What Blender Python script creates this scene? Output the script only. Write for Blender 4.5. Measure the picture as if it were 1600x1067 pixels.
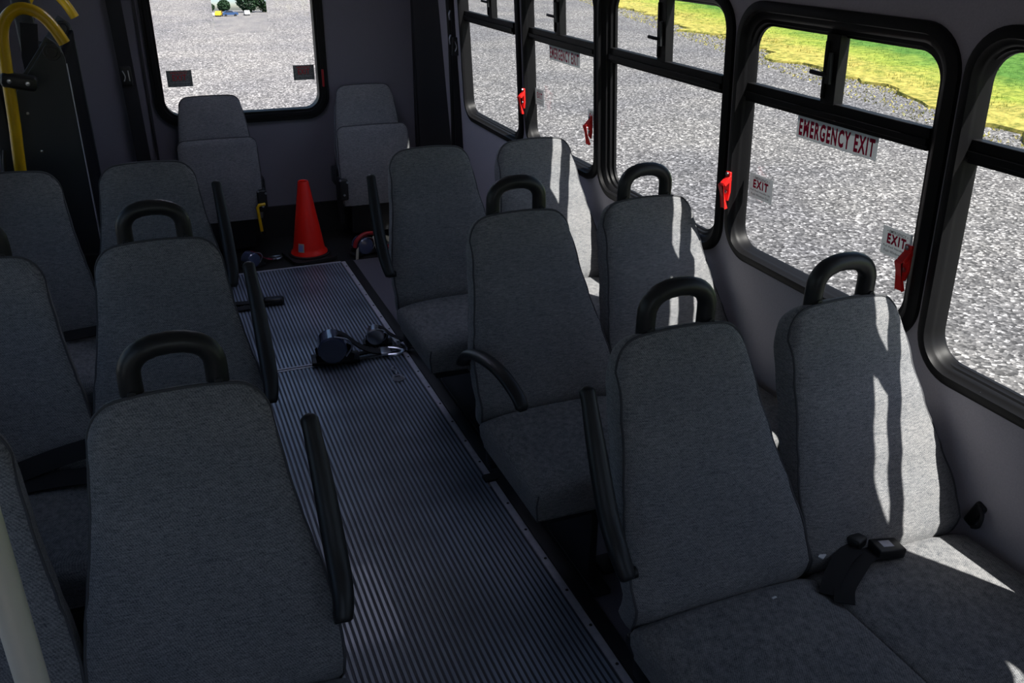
import bpy, bmesh, math, random
from mathutils import Vector, Matrix
from mathutils.geometry import tessellate_polygon
random.seed(7)
for o in list(bpy.data.objects): bpy.data.objects.remove(o)
SC = bpy.context.scene
COL = SC.collection
PI = math.pi
H = 1.78                      # camera height above the bus floor (z = 0)

# ---------------------------------------------------------------- camera
yaw, pit, roll = math.radians(22.498), math.radians(25.190), math.radians(0.643)
fw = Vector((math.sin(yaw)*math.cos(pit), math.cos(yaw)*math.cos(pit), -math.sin(pit)))
rt = Vector((math.cos(yaw), -math.sin(yaw), 0)); up = rt.cross(fw)
r2 = math.cos(roll)*rt + math.sin(roll)*up; u2 = math.cos(roll)*up - math.sin(roll)*rt
cd = bpy.data.cameras.new('camera'); cam = bpy.data.objects.new('camera', cd); COL.objects.link(cam)
M = Matrix((r2, u2, -fw)).transposed().to_4x4(); M.translation = Vector((0, 0, H)); cam.matrix_world = M
cd.sensor_width = 36; cd.lens = 1379.58/1600*36; cd.clip_start = 0.05; cd.clip_end = 500
SC.camera = cam
# ---------------------------------------------------------------- light
SUN = Vector((math.cos(math.radians(57.0))*math.cos(math.radians(64)), -math.cos(math.radians(57.0))*math.sin(math.radians(64)), math.sin(math.radians(57.0))))
W = bpy.data.worlds.new('world'); SC.world = W; W.use_nodes = True
wn = W.node_tree.nodes; wl = W.node_tree.links
sky = wn.new('ShaderNodeTexSky'); sky.sky_type = 'NISHITA'; sky.sun_disc = False
sky.sun_elevation = math.radians(57.0); sky.sun_rotation = math.atan2(SUN.x, SUN.y)
sky.dust_density = 1.5; sky.ozone_density = 1.5
hsv = wn.new('ShaderNodeHueSaturation'); hsv.inputs['Saturation'].default_value = 1.0; wl.new(sky.outputs[0], hsv.inputs['Color'])
bg = wn['Background']; wl.new(hsv.outputs[0], bg.inputs[0]); bg.inputs[1].default_value = 0.27
sd = bpy.data.lights.new('sun', 'SUN'); sd.energy = 17.5; sd.angle = math.radians(0.53); sd.color = (1.0, 0.95, 0.89)
so = bpy.data.objects.new('sun', sd); COL.objects.link(so); so.rotation_euler = SUN.to_track_quat('Z', 'Y').to_euler()
SC.view_settings.view_transform = 'Standard'; SC.view_settings.look = 'None'
SC.view_settings.gamma = 1; SC.view_settings.use_curve_mapping = False
SC.view_settings.exposure = 0.0

# ---------------------------------------------------------------- materials
MAT = {}
def mat(name, col, rough=0.6, metal=0.0, spec=0.5, sheen=0.0, noise=None, bump=None, coat=0.0):
    """noise = (scale, colour2, contrast) ; bump = (scale, strength, distance)"""
    m = bpy.data.materials.new(name); m.use_nodes = True; nt = m.node_tree; b = nt.nodes['Principled BSDF']
    b.inputs['Base Color'].default_value = (*col, 1); b.inputs['Roughness'].default_value = rough
    b.inputs['Metallic'].default_value = metal; b.inputs['Specular IOR Level'].default_value = spec
    b.inputs['Sheen Weight'].default_value = sheen; b.inputs['Coat Weight'].default_value = coat
    tc = nt.nodes.new('ShaderNodeTexCoord')
    if noise:
        n = nt.nodes.new('ShaderNodeTexNoise'); n.inputs['Scale'].default_value = noise[0]; n.inputs['Detail'].default_value = 3
        r = nt.nodes.new('ShaderNodeValToRGB'); c = noise[2]
        r.color_ramp.elements[0].position = 0.5-c; r.color_ramp.elements[1].position = 0.5+c
        r.color_ramp.elements[0].color = (*col, 1); r.color_ramp.elements[1].color = (*noise[1], 1)
        nt.links.new(tc.outputs['Object'], n.inputs['Vector']); nt.links.new(n.outputs['Fac'], r.inputs['Fac'])
        nt.links.new(r.outputs['Color'], b.inputs['Base Color'])
    if bump:
        n = nt.nodes.new('ShaderNodeTexNoise'); n.inputs['Scale'].default_value = bump[0]; n.inputs['Detail'].default_value = 4
        bp = nt.nodes.new('ShaderNodeBump'); bp.inputs['Strength'].default_value = bump[1]; bp.inputs['Distance'].default_value = bump[2]
        nt.links.new(tc.outputs['Object'], n.inputs['Vector']); nt.links.new(n.outputs['Fac'], bp.inputs['Height'])
        nt.links.new(bp.outputs['Normal'], b.inputs['Normal'])
    MAT[name] = m
    return m

mat('black_plastic', (0.012, 0.013, 0.014), 0.42, bump=(60, .08, .002))
mat('black_rubber', (0.012, 0.012, 0.012), 0.55)
mat('black_metal', (0.009, 0.010, 0.012), 0.55, 0.0, bump=(90, .15, .001))
mat('frame_black', (0.009, 0.009, 0.010), 0.45, spec=.16, bump=(25, .08, .002))
mat('plate_metal', (0.028, 0.034, 0.040), 0.5, bump=(90, .15, .001))
mat('matt_black', (0.006, 0.006, 0.008), 0.9, spec=.05)
mat('webbing', (0.008, 0.008, 0.010), 0.75, bump=(300, .3, .001))
mat('steel', (0.55, 0.56, 0.60), 0.28, 1.0)
mat('satin_steel', (0.80, 0.78, 0.72), 0.40, 0.15)
mat('aluminium', (0.62, 0.62, 0.68), 0.5, 0.3, noise=(40, (0.48, 0.48, 0.54), .25))
mat('screw_dark', (0.01, 0.01, 0.01), 0.4)
mat('yellow_paint', (0.80, 0.48, 0.0), 0.30, coat=.3, noise=(14, (0.66, 0.40, 0.0), .3))
mat('red_plastic', (0.85, 0.015, 0.012), 0.35)
mat('red_dark', (0.32, 0.008, 0.012), 0.4)
mat('cone_orange', (1.0, 0.016, 0.006), 0.4, noise=(9, (0.92, 0.014, 0.005), .3))
mat('ceiling_white', (0.55, 0.55, 0.58), 0.7)
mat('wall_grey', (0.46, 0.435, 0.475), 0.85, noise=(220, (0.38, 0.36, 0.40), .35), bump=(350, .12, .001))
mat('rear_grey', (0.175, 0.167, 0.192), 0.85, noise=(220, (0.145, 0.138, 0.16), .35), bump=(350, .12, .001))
mat('dark_panel', (0.020, 0.020, 0.024), 0.6)
mat('floor_vinyl', (0.15, 0.145, 0.175), 0.45, noise=(260, (0.10, 0.095, 0.12), .25))
mat('rib_rubber', (0.40, 0.47, 0.60), 0.36, spec=.9, coat=.3, noise=(2.6, (0.11, 0.145, 0.20), .20), bump=(120, .1, .001))  # pale blue carries the floor's sheen in colour; darker mottling is stain
mat('groove_rubber', (0.05, 0.055, 0.07), 0.5)
mat('lint_white', (0.75, 0.78, 0.8), 0.8)
mat('sticker_white', (0.48, 0.48, 0.50), 0.5)
mat('sticker_red', (0.42, 0.012, 0.06), 0.5)
mat('sticker_black', (0.02, 0.02, 0.025), 0.5)
mat('sticker_dark', (0.10, 0.11, 0.105), 0.6, noise=(160, (0.22, 0.23, 0.22), .06))
mat('sticker_dark_red', (0.55, 0.02, 0.03), 0.6)
mat('tag_cream', (0.55, 0.52, 0.42), 0.6)
mat('tag_violet', (0.30, 0.30, 0.62), 0.5)
mat('blue_sheen_shell', (0.05, 0.07, 0.14), 0.16, spec=.8, coat=1.0)  # blue of the window reflection put into the cover colour
mat('maroon_strap', (0.22, 0.008, 0.03), 0.7)
mat('leaf_dark', (0.012, 0.040, 0.018), 0.9, noise=(1.5, (0.03, 0.08, 0.03), .2))
mat('bark', (0.06, 0.045, 0.03), 0.9)
mat('car_white', (0.8, 0.8, 0.8), 0.3, coat=.5)
mat('car_blue', (0.02, 0.06, 0.16), 0.3, coat=.5)
mat('car_yellow', (0.8, 0.5, 0.02), 0.35, coat=.5)
mat('tire', (0.01, 0.01, 0.01), 0.8)

def fabric():
    m = bpy.data.materials.new('seat_fabric'); m.use_nodes = True; nt = m.node_tree; N = nt.nodes; L = nt.links; b = N['Principled BSDF']
    tc = N.new('ShaderNodeTexCoord'); mp = N.new('ShaderNodeMapping'); mp.inputs['Rotation'].default_value = (0.6, 0.5, 0.7)
    L.new(tc.outputs['Object'], mp.inputs['Vector'])
    w = N.new('ShaderNodeTexWave'); w.inputs['Scale'].default_value = 95; w.inputs['Distortion'].default_value = 2.5; w.inputs['Detail'].default_value = 2
    w.inputs['Detail Scale'].default_value = 3
    L.new(mp.outputs[0], w.inputs['Vector'])
    n = N.new('ShaderNodeTexNoise'); n.inputs['Scale'].default_value = 420; n.inputs['Detail'].default_value = 2; L.new(tc.outputs['Object'], n.inputs['Vector'])
    mp2 = N.new('ShaderNodeMapping'); mp2.inputs['Scale'].default_value = (60, 60, 420); L.new(tc.outputs['Object'], mp2.inputs['Vector'])
    n2 = N.new('ShaderNodeTexNoise'); n2.inputs['Scale'].default_value = 1.0; n2.inputs['Detail'].default_value = 3; L.new(mp2.outputs[0], n2.inputs['Vector'])
    n3 = N.new('ShaderNodeTexNoise'); n3.inputs['Scale'].default_value = 7; n3.inputs['Detail'].default_value = 4; L.new(tc.outputs['Object'], n3.inputs['Vector'])
    def mixf(a, bb, f):
        x = N.new('ShaderNodeMix'); x.data_type = 'FLOAT'; x.inputs[0].default_value = f; L.new(a, x.inputs[2]); L.new(bb, x.inputs[3]); return x.outputs[0]
    s = mixf(n.outputs['Fac'], w.outputs['Fac'], .18); s = mixf(s, n2.outputs['Fac'], .38)
    r = N.new('ShaderNodeValToRGB'); r.color_ramp.elements[0].position = .33; r.color_ramp.elements[1].position = .67
    r.color_ramp.elements[0].color = (0.085, 0.093, 0.106, 1); r.color_ramp.elements[1].color = (0.36, 0.36, 0.36, 1)
    L.new(s, r.inputs[0])
    mx = N.new('ShaderNodeMix'); mx.data_type = 'RGBA'; mx.blend_type = 'MULTIPLY'; mx.inputs[0].default_value = 1
    r3 = N.new('ShaderNodeValToRGB'); r3.color_ramp.elements[0].position = .3; r3.color_ramp.elements[1].position = .7
    r3.color_ramp.elements[0].color = (.82, .83, .85, 1); r3.color_ramp.elements[1].color = (1, .98, .97, 1); L.new(n3.outputs['Fac'], r3.inputs[0])
    L.new(r.outputs[0], mx.inputs[6]); L.new(r3.outputs[0], mx.inputs[7]); L.new(mx.outputs[2], b.inputs['Base Color'])
    b.inputs['Roughness'].default_value = .9; b.inputs['Specular IOR Level'].default_value = .2
    b.inputs['Sheen Weight'].default_value = .12; b.inputs['Sheen Roughness'].default_value = .4
    bp = N.new('ShaderNodeBump'); bp.inputs['Strength'].default_value = .35; bp.inputs['Distance'].default_value = .001
    L.new(s, bp.inputs['Height']); L.new(bp.outputs[0], b.inputs['Normal'])
    MAT['fabric'] = m
    m2 = mat('piping', (0.07, 0.072, 0.078), .85)
fabric()
def translucent(name, col, w_):
    m = mat(name, col, .5); N = m.node_tree.nodes; L = m.node_tree.links
    t = N.new('ShaderNodeBsdfTranslucent'); t.inputs[0].default_value = (*col, 1); x = N.new('ShaderNodeMixShader'); x.inputs[0].default_value = w_
    L.new(N['Principled BSDF'].outputs[0], x.inputs[1]); L.new(t.outputs[0], x.inputs[2]); L.new(x.outputs[0], N['Material Output'].inputs[0])
translucent('sticker_white', (0.47, 0.48, 0.49), .75)
translucent('sticker_red', (0.34, 0.006, 0.04), .6)

def added_hatch():  # acrylic for the added skylight that brightens the rear floor
    m = bpy.data.materials.new('added_hatch_acrylic'); m.use_nodes = True; N = m.node_tree.nodes; L = m.node_tree.links
    N.remove(N['Principled BSDF']); t = N.new('ShaderNodeBsdfTranslucent'); t.inputs[0].default_value = (.58, .60, .70, 1)
    L.new(t.outputs[0], N['Material Output'].inputs[0]); MAT['added_hatch_acrylic'] = m
added_hatch()
def glass(name, tint, refl=0.05):
    m = bpy.data.materials.new(name); m.use_nodes = True; N = m.node_tree.nodes; L = m.node_tree.links
    N.remove(N['Principled BSDF']); out = N['Material Output']
    t = N.new('ShaderNodeBsdfTransparent'); t.inputs[0].default_value = (*tint, 1)
    g = N.new('ShaderNodeBsdfGlossy'); g.inputs['Roughness'].default_value = .03; g.inputs[0].default_value = (.9, .9, .9, 1)
    x = N.new('ShaderNodeMixShader'); x.inputs[0].default_value = refl
    L.new(t.outputs[0], x.inputs[1]); L.new(g.outputs[0], x.inputs[2]); L.new(x.outputs[0], out.inputs[0])
    MAT[name] = m
glass('side_glass', (.74, .75, .75), .03)
glass('rear_glass', (.86, .86, .86), .03)

def ground_mat():
    m = bpy.data.materials.new('gravel'); m.use_nodes = True; N = m.node_tree.nodes; L = m.node_tree.links; b = N['Principled BSDF']
    tc = N.new('ShaderNodeTexCoord')
    def ns(scale, det=3):
        n = N.new('ShaderNodeTexNoise'); n.inputs['Scale'].default_value = scale; n.inputs['Detail'].default_value = det
        L.new(tc.outputs['Object'], n.inputs['Vector']); return n.outputs['Fac']
    v = N.new('ShaderNodeTexVoronoi'); v.inputs['Scale'].default_value = 38; L.new(tc.outputs['Object'], v.inputs['Vector'])
    sep = N.new('ShaderNodeSeparateColor'); L.new(v.outputs['Color'], sep.inputs[0])
    r = N.new('ShaderNodeValToRGB'); e = r.color_ramp.elements
    e[0].position = 0; e[0].color = (.035, .034, .034, 1); e[1].position = 1; e[1].color = (.55, .54, .53, 1)
    e2 = r.color_ramp.elements.new(.45); e2.color = (.12, .118, .118, 1); e3 = r.color_ramp.elements.new(.85); e3.color = (.22, .215, .21, 1)
    ad = N.new('ShaderNodeMath'); ad.operation = 'MULTIPLY_ADD'; L.new(ns(70, 2), ad.inputs[0]); ad.inputs[1].default_value = .8; ad.inputs[2].default_value = -.4
    ad2 = N.new('ShaderNodeMath'); ad2.operation = 'ADD'; L.new(sep.outputs[0], ad2.inputs[0]); L.new(ad.outputs[0], ad2.inputs[1]); L.new(ad2.outputs[0], r.inputs[0])
    r2_ = N.new('ShaderNodeValToRGB'); r2_.color_ramp.elements[0].position = .35; r2_.color_ramp.elements[1].position = .65
    r2_.color_ramp.elements[0].color = (.70, .70, .74, 1); r2_.color_ramp.elements[1].color = (1.04, 1.02, 1.0, 1); L.new(ns(.45, 5), r2_.inputs[0])
    mx = N.new('ShaderNodeMix'); mx.data_type = 'RGBA'; mx.blend_type = 'MULTIPLY'; mx.inputs[0].default_value = 1
    L.new(r.outputs[0], mx.inputs[6]); L.new(r2_.outputs[0], mx.inputs[7]); L.new(mx.outputs[2], b.inputs['Base Color'])
    b.inputs['Roughness'].default_value = .9
    bp = N.new('ShaderNodeBump'); bp.inputs['Strength'].default_value = .7; bp.inputs['Distance'].default_value = .012
    L.new(v.outputs['Distance'], bp.inputs['Height']); L.new(bp.outputs[0], b.inputs['Normal'])
    MAT['gravel'] = m
    m = bpy.data.materials.new('grass'); m.use_nodes = True; N = m.node_tree.nodes; L = m.node_tree.links; b = N['Principled BSDF']
    tc = N.new('ShaderNodeTexCoord'); sx = N.new('ShaderNodeSeparateXYZ'); L.new(tc.outputs['Object'], sx.inputs[0])
    n = N.new('ShaderNodeTexNoise'); n.inputs['Scale'].default_value = .8; n.inputs['Detail'].default_value = 4; L.new(tc.outputs['Object'], n.inputs['Vector'])
    # dry yellow turf along the gravel, greener further into the verge (local x runs across the verge)
    a = N.new('ShaderNodeMath'); a.operation = 'MULTIPLY_ADD'; L.new(n.outputs['Fac'], a.inputs[0]); a.inputs[1].default_value = 2.4; L.new(sx.outputs[0], a.inputs[2])
    mr = N.new('ShaderNodeMapRange'); mr.inputs[1].default_value = 1.9; mr.inputs[2].default_value = 4.2; L.new(a.outputs[0], mr.inputs[0])
    r = N.new('ShaderNodeValToRGB'); e = r.color_ramp.elements
    e[0].color = (.40, .35, .10, 1); e[1].color = (.09, .20, .04, 1); q = e.new(.45); q.color = (.27, .33, .06, 1)
    L.new(mr.outputs[0], r.inputs[0])
    n4 = N.new('ShaderNodeTexNoise'); n4.inputs['Scale'].default_value = 7; n4.inputs['Detail'].default_value = 8; n4.inputs['Roughness'].default_value = .75; L.new(tc.outputs['Object'], n4.inputs['Vector'])
    r4 = N.new('ShaderNodeValToRGB'); r4.color_ramp.elements[0].position = .40; r4.color_ramp.elements[1].position = .58
    r4.color_ramp.elements[0].color = (.38, .48, .36, 1); r4.color_ramp.elements[1].color = (1.15, 1.1, 1, 1); L.new(n4.outputs['Fac'], r4.inputs[0])
    mx = N.new('ShaderNodeMix'); mx.data_type = 'RGBA'; mx.blend_type = 'MULTIPLY'; mx.inputs[0].default_value = 1
    L.new(r.outputs[0], mx.inputs[6]); L.new(r4.outputs[0], mx.inputs[7]); L.new(mx.outputs[2], b.inputs['Base Color'])
    b.inputs['Roughness'].default_value = .85; b.inputs['Specular IOR Level'].default_value = .1
    MAT['grass'] = m
ground_mat()

# ---------------------------------------------------------------- mesh helpers
class MB:
    def __init__(s): s.v = []; s.f = []
    def add(s, vs, fs):
        k = len(s.v); s.v += [tuple(v) for v in vs]; s.f += [[k+i for i in f] for f in fs]; return s
    def box(s, c, d, rot=None, bev=0):
        """box; bev cuts the twelve edges by building a chamfered box"""
        bm = bmesh.new(); bmesh.ops.create_cube(bm, size=1)
        bmesh.ops.scale(bm, vec=d, verts=bm.verts)
        if bev: bmesh.ops.bevel(bm, geom=list(bm.edges), offset=bev, segments=3, profile=.5, affect='EDGES')
        mt = Matrix.Translation(c) @ (rot.to_4x4() if rot else Matrix.Identity(4))
        bm.transform(mt); bm.verts.index_update()
        s.add([v.co[:] for v in bm.verts], [[v.index for v in f.verts] for f in bm.faces]); bm.free(); return s
    def tube(s, pts, r, n=14, closed=False, caps=True, flat=1.0, upv=None):
        pts = [Vector(p) for p in pts]; m = len(pts); rs = r if isinstance(r, (list, tuple)) else [r]*m
        vs = []; prev = None
        for i, p in enumerate(pts):
            a = pts[i-1] if (i > 0 or closed) else pts[i]; b = pts[(i+1) % m] if (i < m-1 or closed) else pts[i]
            t = (b-a).normalized()
            if prev is None:
                ref = Vector(upv) if upv else (Vector((0, 0, 1)) if abs(t.z) < .9 else Vector((1, 0, 0)))
                nx = (ref - t*ref.dot(t)).normalized()
            else:
                nx = prev - t*prev.dot(t)
                nx = nx.normalized() if nx.length > 1e-6 else prev
            prev = nx; ny = t.cross(nx)
            for k in range(n):
                an = 2*PI*k/n; vs.append(p + nx*math.cos(an)*rs[i]*flat + ny*math.sin(an)*rs[i])
        fs = []
        for i in range(m if closed else m-1):
            j = (i+1) % m
            for k in range(n): fs.append([i*n+k, i*n+(k+1) % n, j*n+(k+1) % n, j*n+k])
        if caps and not closed: fs.append(list(range(n))[::-1]); fs.append([(m-1)*n+k for k in range(n)])
        return s.add(vs, fs)
    def strap(s, pts, w, t, side):
        """flat webbing along pts; side = vector across the width (or list)"""
        m = len(pts); vs = []; fs = []
        for i, p in enumerate(pts):
            p = Vector(p); a = Vector(pts[max(0, i-1)]); b = Vector(pts[min(m-1, i+1)])
            tg = (b-a).normalized(); sd_ = Vector(side[i] if isinstance(side, list) else side)
            sd_ = (sd_-tg*sd_.dot(tg)).normalized(); nn = tg.cross(sd_)
            for q, z in ((-1, -1), (1, -1), (1, 1), (-1, 1)): vs.append(p+sd_*q*w/2+nn*z*t/2)
        for i in range(m-1):
            for k in range(4): fs.append([i*4+k, i*4+(k+1) % 4, i*4+4+(k+1) % 4, i*4+4+k])
        fs += [[3, 2, 1, 0], [m*4-4, m*4-3, m*4-2, m*4-1]]
        return s.add(vs, fs)
    def lathe(s, prof, n=40, c=(0, 0, 0), M4=None):
        vs = []; fs = []; m = len(prof)
        for (r, z) in prof:
            for k in range(n): vs.append(Vector((r*math.cos(2*PI*k/n), r*math.sin(2*PI*k/n), z)))
        for i in range(m-1):
            for k in range(n): fs.append([i*n+k, i*n+(k+1) % n, (i+1)*n+(k+1) % n, (i+1)*n+k])
        if prof[0][0] > 1e-5: fs.append(list(range(n))[::-1])
        if prof[-1][0] > 1e-5: fs.append([(m-1)*n+k for k in range(n)])
        if M4: vs = [M4 @ v for v in vs]
        return s.add([v+Vector(c) for v in vs], fs)
    def plate(s, outer, holes, fn, d0, d1):
        """plate with holes: 2D loops mapped by fn(a, b, depth)"""
        loops = [outer]+list(holes); flat = [p for l in loops for p in l]
        tri = tessellate_polygon([[Vector((p[0], p[1], 0)) for p in l] for l in loops]); n = len(flat)
        vs = [fn(p[0], p[1], d0) for p in flat]+[fn(p[0], p[1], d1) for p in flat]
        fs = [list(t) for t in tri]+[[i+n for i in reversed(t)] for t in tri]
        k = 0
        for l in loops:
            c = len(l)
            for i in range(c): fs.append([k+i, k+(i+1) % c, n+k+(i+1) % c, n+k+i])
            k += c
        return s.add(vs, fs)
    def build(s, name, m, parent=None, smooth=35, bev=0, props=None):
        me = bpy.data.meshes.new(name); me.from_pydata(s.v, [], s.f); me.validate(); me.update()
        bm = bmesh.new(); bm.from_mesh(me); bmesh.ops.recalc_face_normals(bm, faces=bm.faces); bm.to_mesh(me); bm.free()
        ms = m if isinstance(m, (list, tuple)) else [m]
        for q in ms: me.materials.append(MAT[q])
        if smooth:
            for p in me.polygons: p.use_smooth = True
            me.set_sharp_from_angle(angle=math.radians(smooth))
        o = bpy.data.objects.new(name, me); COL.objects.link(o)
        if parent: o.parent = parent
        if bev:
            md = o.modifiers.new('bevel', 'BEVEL'); md.width = bev; md.segments = 2; md.limit_method = 'ANGLE'
        return o

def tag(o, label=None, cat=None, group=None, kind=None):
    if label: o['label'] = label
    if cat: o['category'] = cat
    if group: o['group'] = group
    if kind: o['kind'] = kind
    return o
def empty(name, loc, label=None, cat=None, group=None, kind=None):
    o = bpy.data.objects.new(name, None); COL.objects.link(o); o.location = loc; o.empty_display_size = .1
    return tag(o, label, cat, group, kind)
def kids(o): return [c for c in bpy.data.objects if c.parent == o]
def copy_tree(o, parent=None):
    ch = kids(o); c = o.copy(); COL.objects.link(c)
    if parent: c.parent = parent
    for k in ch: copy_tree(k, c)
    return c
def rrect(a0, a1, b0, b1, r, n=8):
    p = []
    for (cx, cy, s0) in ((a1-r, b1-r, 0), (a0+r, b1-r, 1), (a0+r, b0+r, 2), (a1-r, b0+r, 3)):
        for k in range(n+1):
            an = PI/2*(s0+k/n); p.append((cx+r*math.cos(an), cy+r*math.sin(an)))
    return p
def arc(pts, n=10, closed=False):
    """Catmull-Rom through pts"""
    P = [Vector(p) for p in pts]; out = []
    for i in range(len(P)-1):
        p0 = P[max(0, i-1)]; p1 = P[i]; p2 = P[i+1]; p3 = P[min(len(P)-1, i+2)]
        for k in range(n):
            t = k/n; out.append(.5*((2*p1)+(p2-p0)*t+(2*p0-5*p1+4*p2-p3)*t*t+(3*p1-p0-3*p2+p3)*t**3))
    out.append(P[-1]); return out
def text_mesh(name, body, m, parent, width, height, fn, off=0.0, thick=.0006):
    """writing fitted to width x height; fn(a, b, depth) maps it into place"""
    cu = bpy.data.curves.new(name, 'FONT'); cu.body = body; cu.align_x = 'LEFT'; cu.offset = off; cu.resolution_u = 3; cu.space_character = 1.0+off*6
    to = bpy.data.objects.new(name, cu); COL.objects.link(to)
    bpy.context.view_layer.update(); dg = bpy.context.evaluated_depsgraph_get()
    me = bpy.data.meshes.new_from_object(to.evaluated_get(dg)); bpy.data.objects.remove(to)
    xs = [v.co.x for v in me.vertices]; ys = [v.co.y for v in me.vertices]
    x0, x1, y0, y1 = min(xs), max(xs), min(ys), max(ys)
    for v in me.vertices:
        v.co = Vector(fn((v.co.x-x0)/(x1-x0)*width, (v.co.y-y0)/(y1-y0)*height, thick))
    me.materials.clear(); me.materials.append(MAT[m])
    o = bpy.data.objects.new(name, me); COL.objects.link(o); o.parent = parent
    return o

# ================================================================= OUTSIDE
GZ = -0.75
g = MB(); g.add([(-90, -60, GZ), (110, -60, GZ), (110, 130, GZ), (-90, 130, GZ)], [[0, 1, 2, 3]])
tag(g.build('gravel_lot', 'gravel', smooth=0), kind='structure')
# grass verge: local x across, y along; edge runs from (10.6, 5) to (17.5, 34)
def verge():
    e = empty('grass_verge', (10.0, 4.0, GZ), kind='stuff')
    tag(e, 'sunlit green and yellow grass verge beyond the gravel, seen through the side windows', 'grass')
    ang = math.atan2(7.0, 29.0); e.rotation_euler.z = -ang
    NX, NY = 60, 300; LX, LY0, LY1 = 40., -30., 90.
    xs = [LX*(i/NX)**1.8 for i in range(NX+1)]; ys = [LY0+(LY1-LY0)*j/NY for j in range(NY+1)]
    b = MB(); vs = []; fs = []
    for j, y in enumerate(ys):
        w = .25*math.sin(y*.9)+.16*math.sin(y*2.3+1)+.12*math.sin(y*5.1+2)+random.uniform(-.30, .30)
        for i, x in enumerate(xs):
            xx = x+w*max(0, 1-x/6); z = .0 if i == 0 else .03+.05*min(1, x)+random.uniform(0, .03)
            vs.append((xx, y, z if i else -.01))
    for j in range(NY):
        for i in range(NX):
            k = j*(NX+1)+i; fs.append([k, k+1, k+NX+2, k+NX+1])
    b.add(vs, fs); b.build('turf', 'grass', e, smooth=0)
    t = MB(); R = random.Random(3)
    for _ in range(60000):
        y = R.uniform(-4, 34); x = abs(R.gauss(0, 1))*3.2-.9; dens = .25 if x < 0 else 1
        if R.random() > dens: continue
        h = R.uniform(.01, .09)*(0.25 if x < .6 else 1.0); a = R.uniform(0, 2*PI); wd = R.uniform(.008, .022)
        dx, dy = math.cos(a)*wd, math.sin(a)*wd; lx, ly = R.uniform(-.06, .06), R.uniform(-.06, .06)
        t.add([(x-dx, y-dy, 0), (x+dx, y+dy, 0), (x+lx*.6, y+ly*.6, h+(.02 if x < .3 else .05))], [[0, 1, 2]])
    t.build('grass_blades', 'grass', e, smooth=0)
verge()

def tree(name, loc, h, r, label, seed):
    R = random.Random(seed); e = empty(name, loc); tag(e, label, 'tree', 'trees along the lot behind the bus')
    b = MB(); b.tube([(0, 0, 0), (.1, 0, h*.3), (0, .1, h*.6)], [.22, .16, .08], 8); b.build('trunk', 'bark', e)
    f = MB()
    for _ in range(2600):
        u = R.uniform(-1, 1); a = R.uniform(0, 2*PI); q = R.uniform(.55, 1)**.6; s_ = math.sqrt(1-u*u)
        c = Vector((math.cos(a)*s_*r*q*(1+.15*math.sin(3*a)), math.sin(a)*s_*r*q, h*.5+u*h*.50*q))
        d = R.uniform(.25, .5)*(1 if r < 3 else 2.1)
        n1 = Vector((R.uniform(-1, 1), R.uniform(-1, 1), R.uniform(-1, 1))).normalized()*d; n2 = n1.cross(Vector((R.uniform(-1, 1), R.uniform(-1, 1), 1))).normalized()*d*.7
        f.add([c-n1, c-n2, c+n1, c+n2], [[0, 1, 2, 3]])
    f.build('foliage', 'leaf_dark', e, smooth=0)
tree('leafy_tree', (10.4, 1.0, GZ+.05), 7.0, 1.5, 'leafy tree on the verge whose shade falls on the gravel beside the bus', 1)
for i, (x, y, h, r) in enumerate([(12.5, 66, 20, 7.6), (24, 69, 24, 7.8), (36, 66, 24, 8.4), (50, 70, 22, 8.6), (-2, 98, 9, 5), (-16, 98, 7, 6), (-32, 98, 7, 7)]):
    tree('leafy_tree', (x, y, GZ), h, r, ['first dark tree behind the bus, nearest the open sky', 'second dark tree of the row behind the bus', 'third dark tree of the row behind the bus', 'last and largest dark tree of the row behind the bus',
         'small far tree just left of the dark tree row', 'middle low tree on the far skyline left of the row', 'leftmost low tree on the far skyline'][i], 10+i)
def car(loc, rz, m, label):
    e = empty('car', loc, label, 'car', 'vehicles parked far behind the bus'); e.rotation_euler.z = rz
    def fn(a, b, d): return (a, d, b)
    body = [(-2.2, .35), (2.2, .35), (2.25, .8), (2.1, 1.0), (1.1, 1.08), (.5, 1.5), (-1.2, 1.52), (-2.0, 1.05), (-2.25, .95)]
    MB().plate(body, [], fn, -.85, .85).build('car_body', m, e, bev=.05)
    win = [(.95, 1.1), (.42, 1.43), (-1.1, 1.45), (-1.75, 1.1)]
    MB().plate(win, [], fn, -.86, .86).build('car_window', 'tire', e)
    for x in (-1.35, 1.4):
        for y in (-.75, .75):
            MB().lathe([(0, -.12), (.3, -.12), (.34, -.08), (.34, .08), (.3, .12), (0, .12)], 20, M4=Matrix.Translation((x, y, .34)) @ Matrix.Rotation(PI/2, 4, 'X')).build('wheel', 'tire', e)
car((-5.6, 38, GZ), .1, 'car_white', 'white car parked leftmost far behind the bus')
car((-2.0, 38.5, GZ), 1.45, 'car_yellow', 'yellow car parked between the white and blue cars')
car((1.2, 38, GZ), .1, 'car_blue', 'blue car parked far behind the bus')
car((6.6, 41, GZ), 1.5, 'car_white', 'white car parked rightmost far behind the bus')

# ================================================================= SHELL
XL, YR, YF, ZC = -0.68, 5.45, -1.6, 2.02
TILT = .056
def wr(a, b, d): return (1.72-TILT*(b-.82)+d, a, b)         # right wall: a = Y, b = z, d = outward
def wlft(a, b, d): return (XL+TILT*(b-.82)-d, a, b)
def wrear(a, b, d): return (a, YR+d, b)

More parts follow.
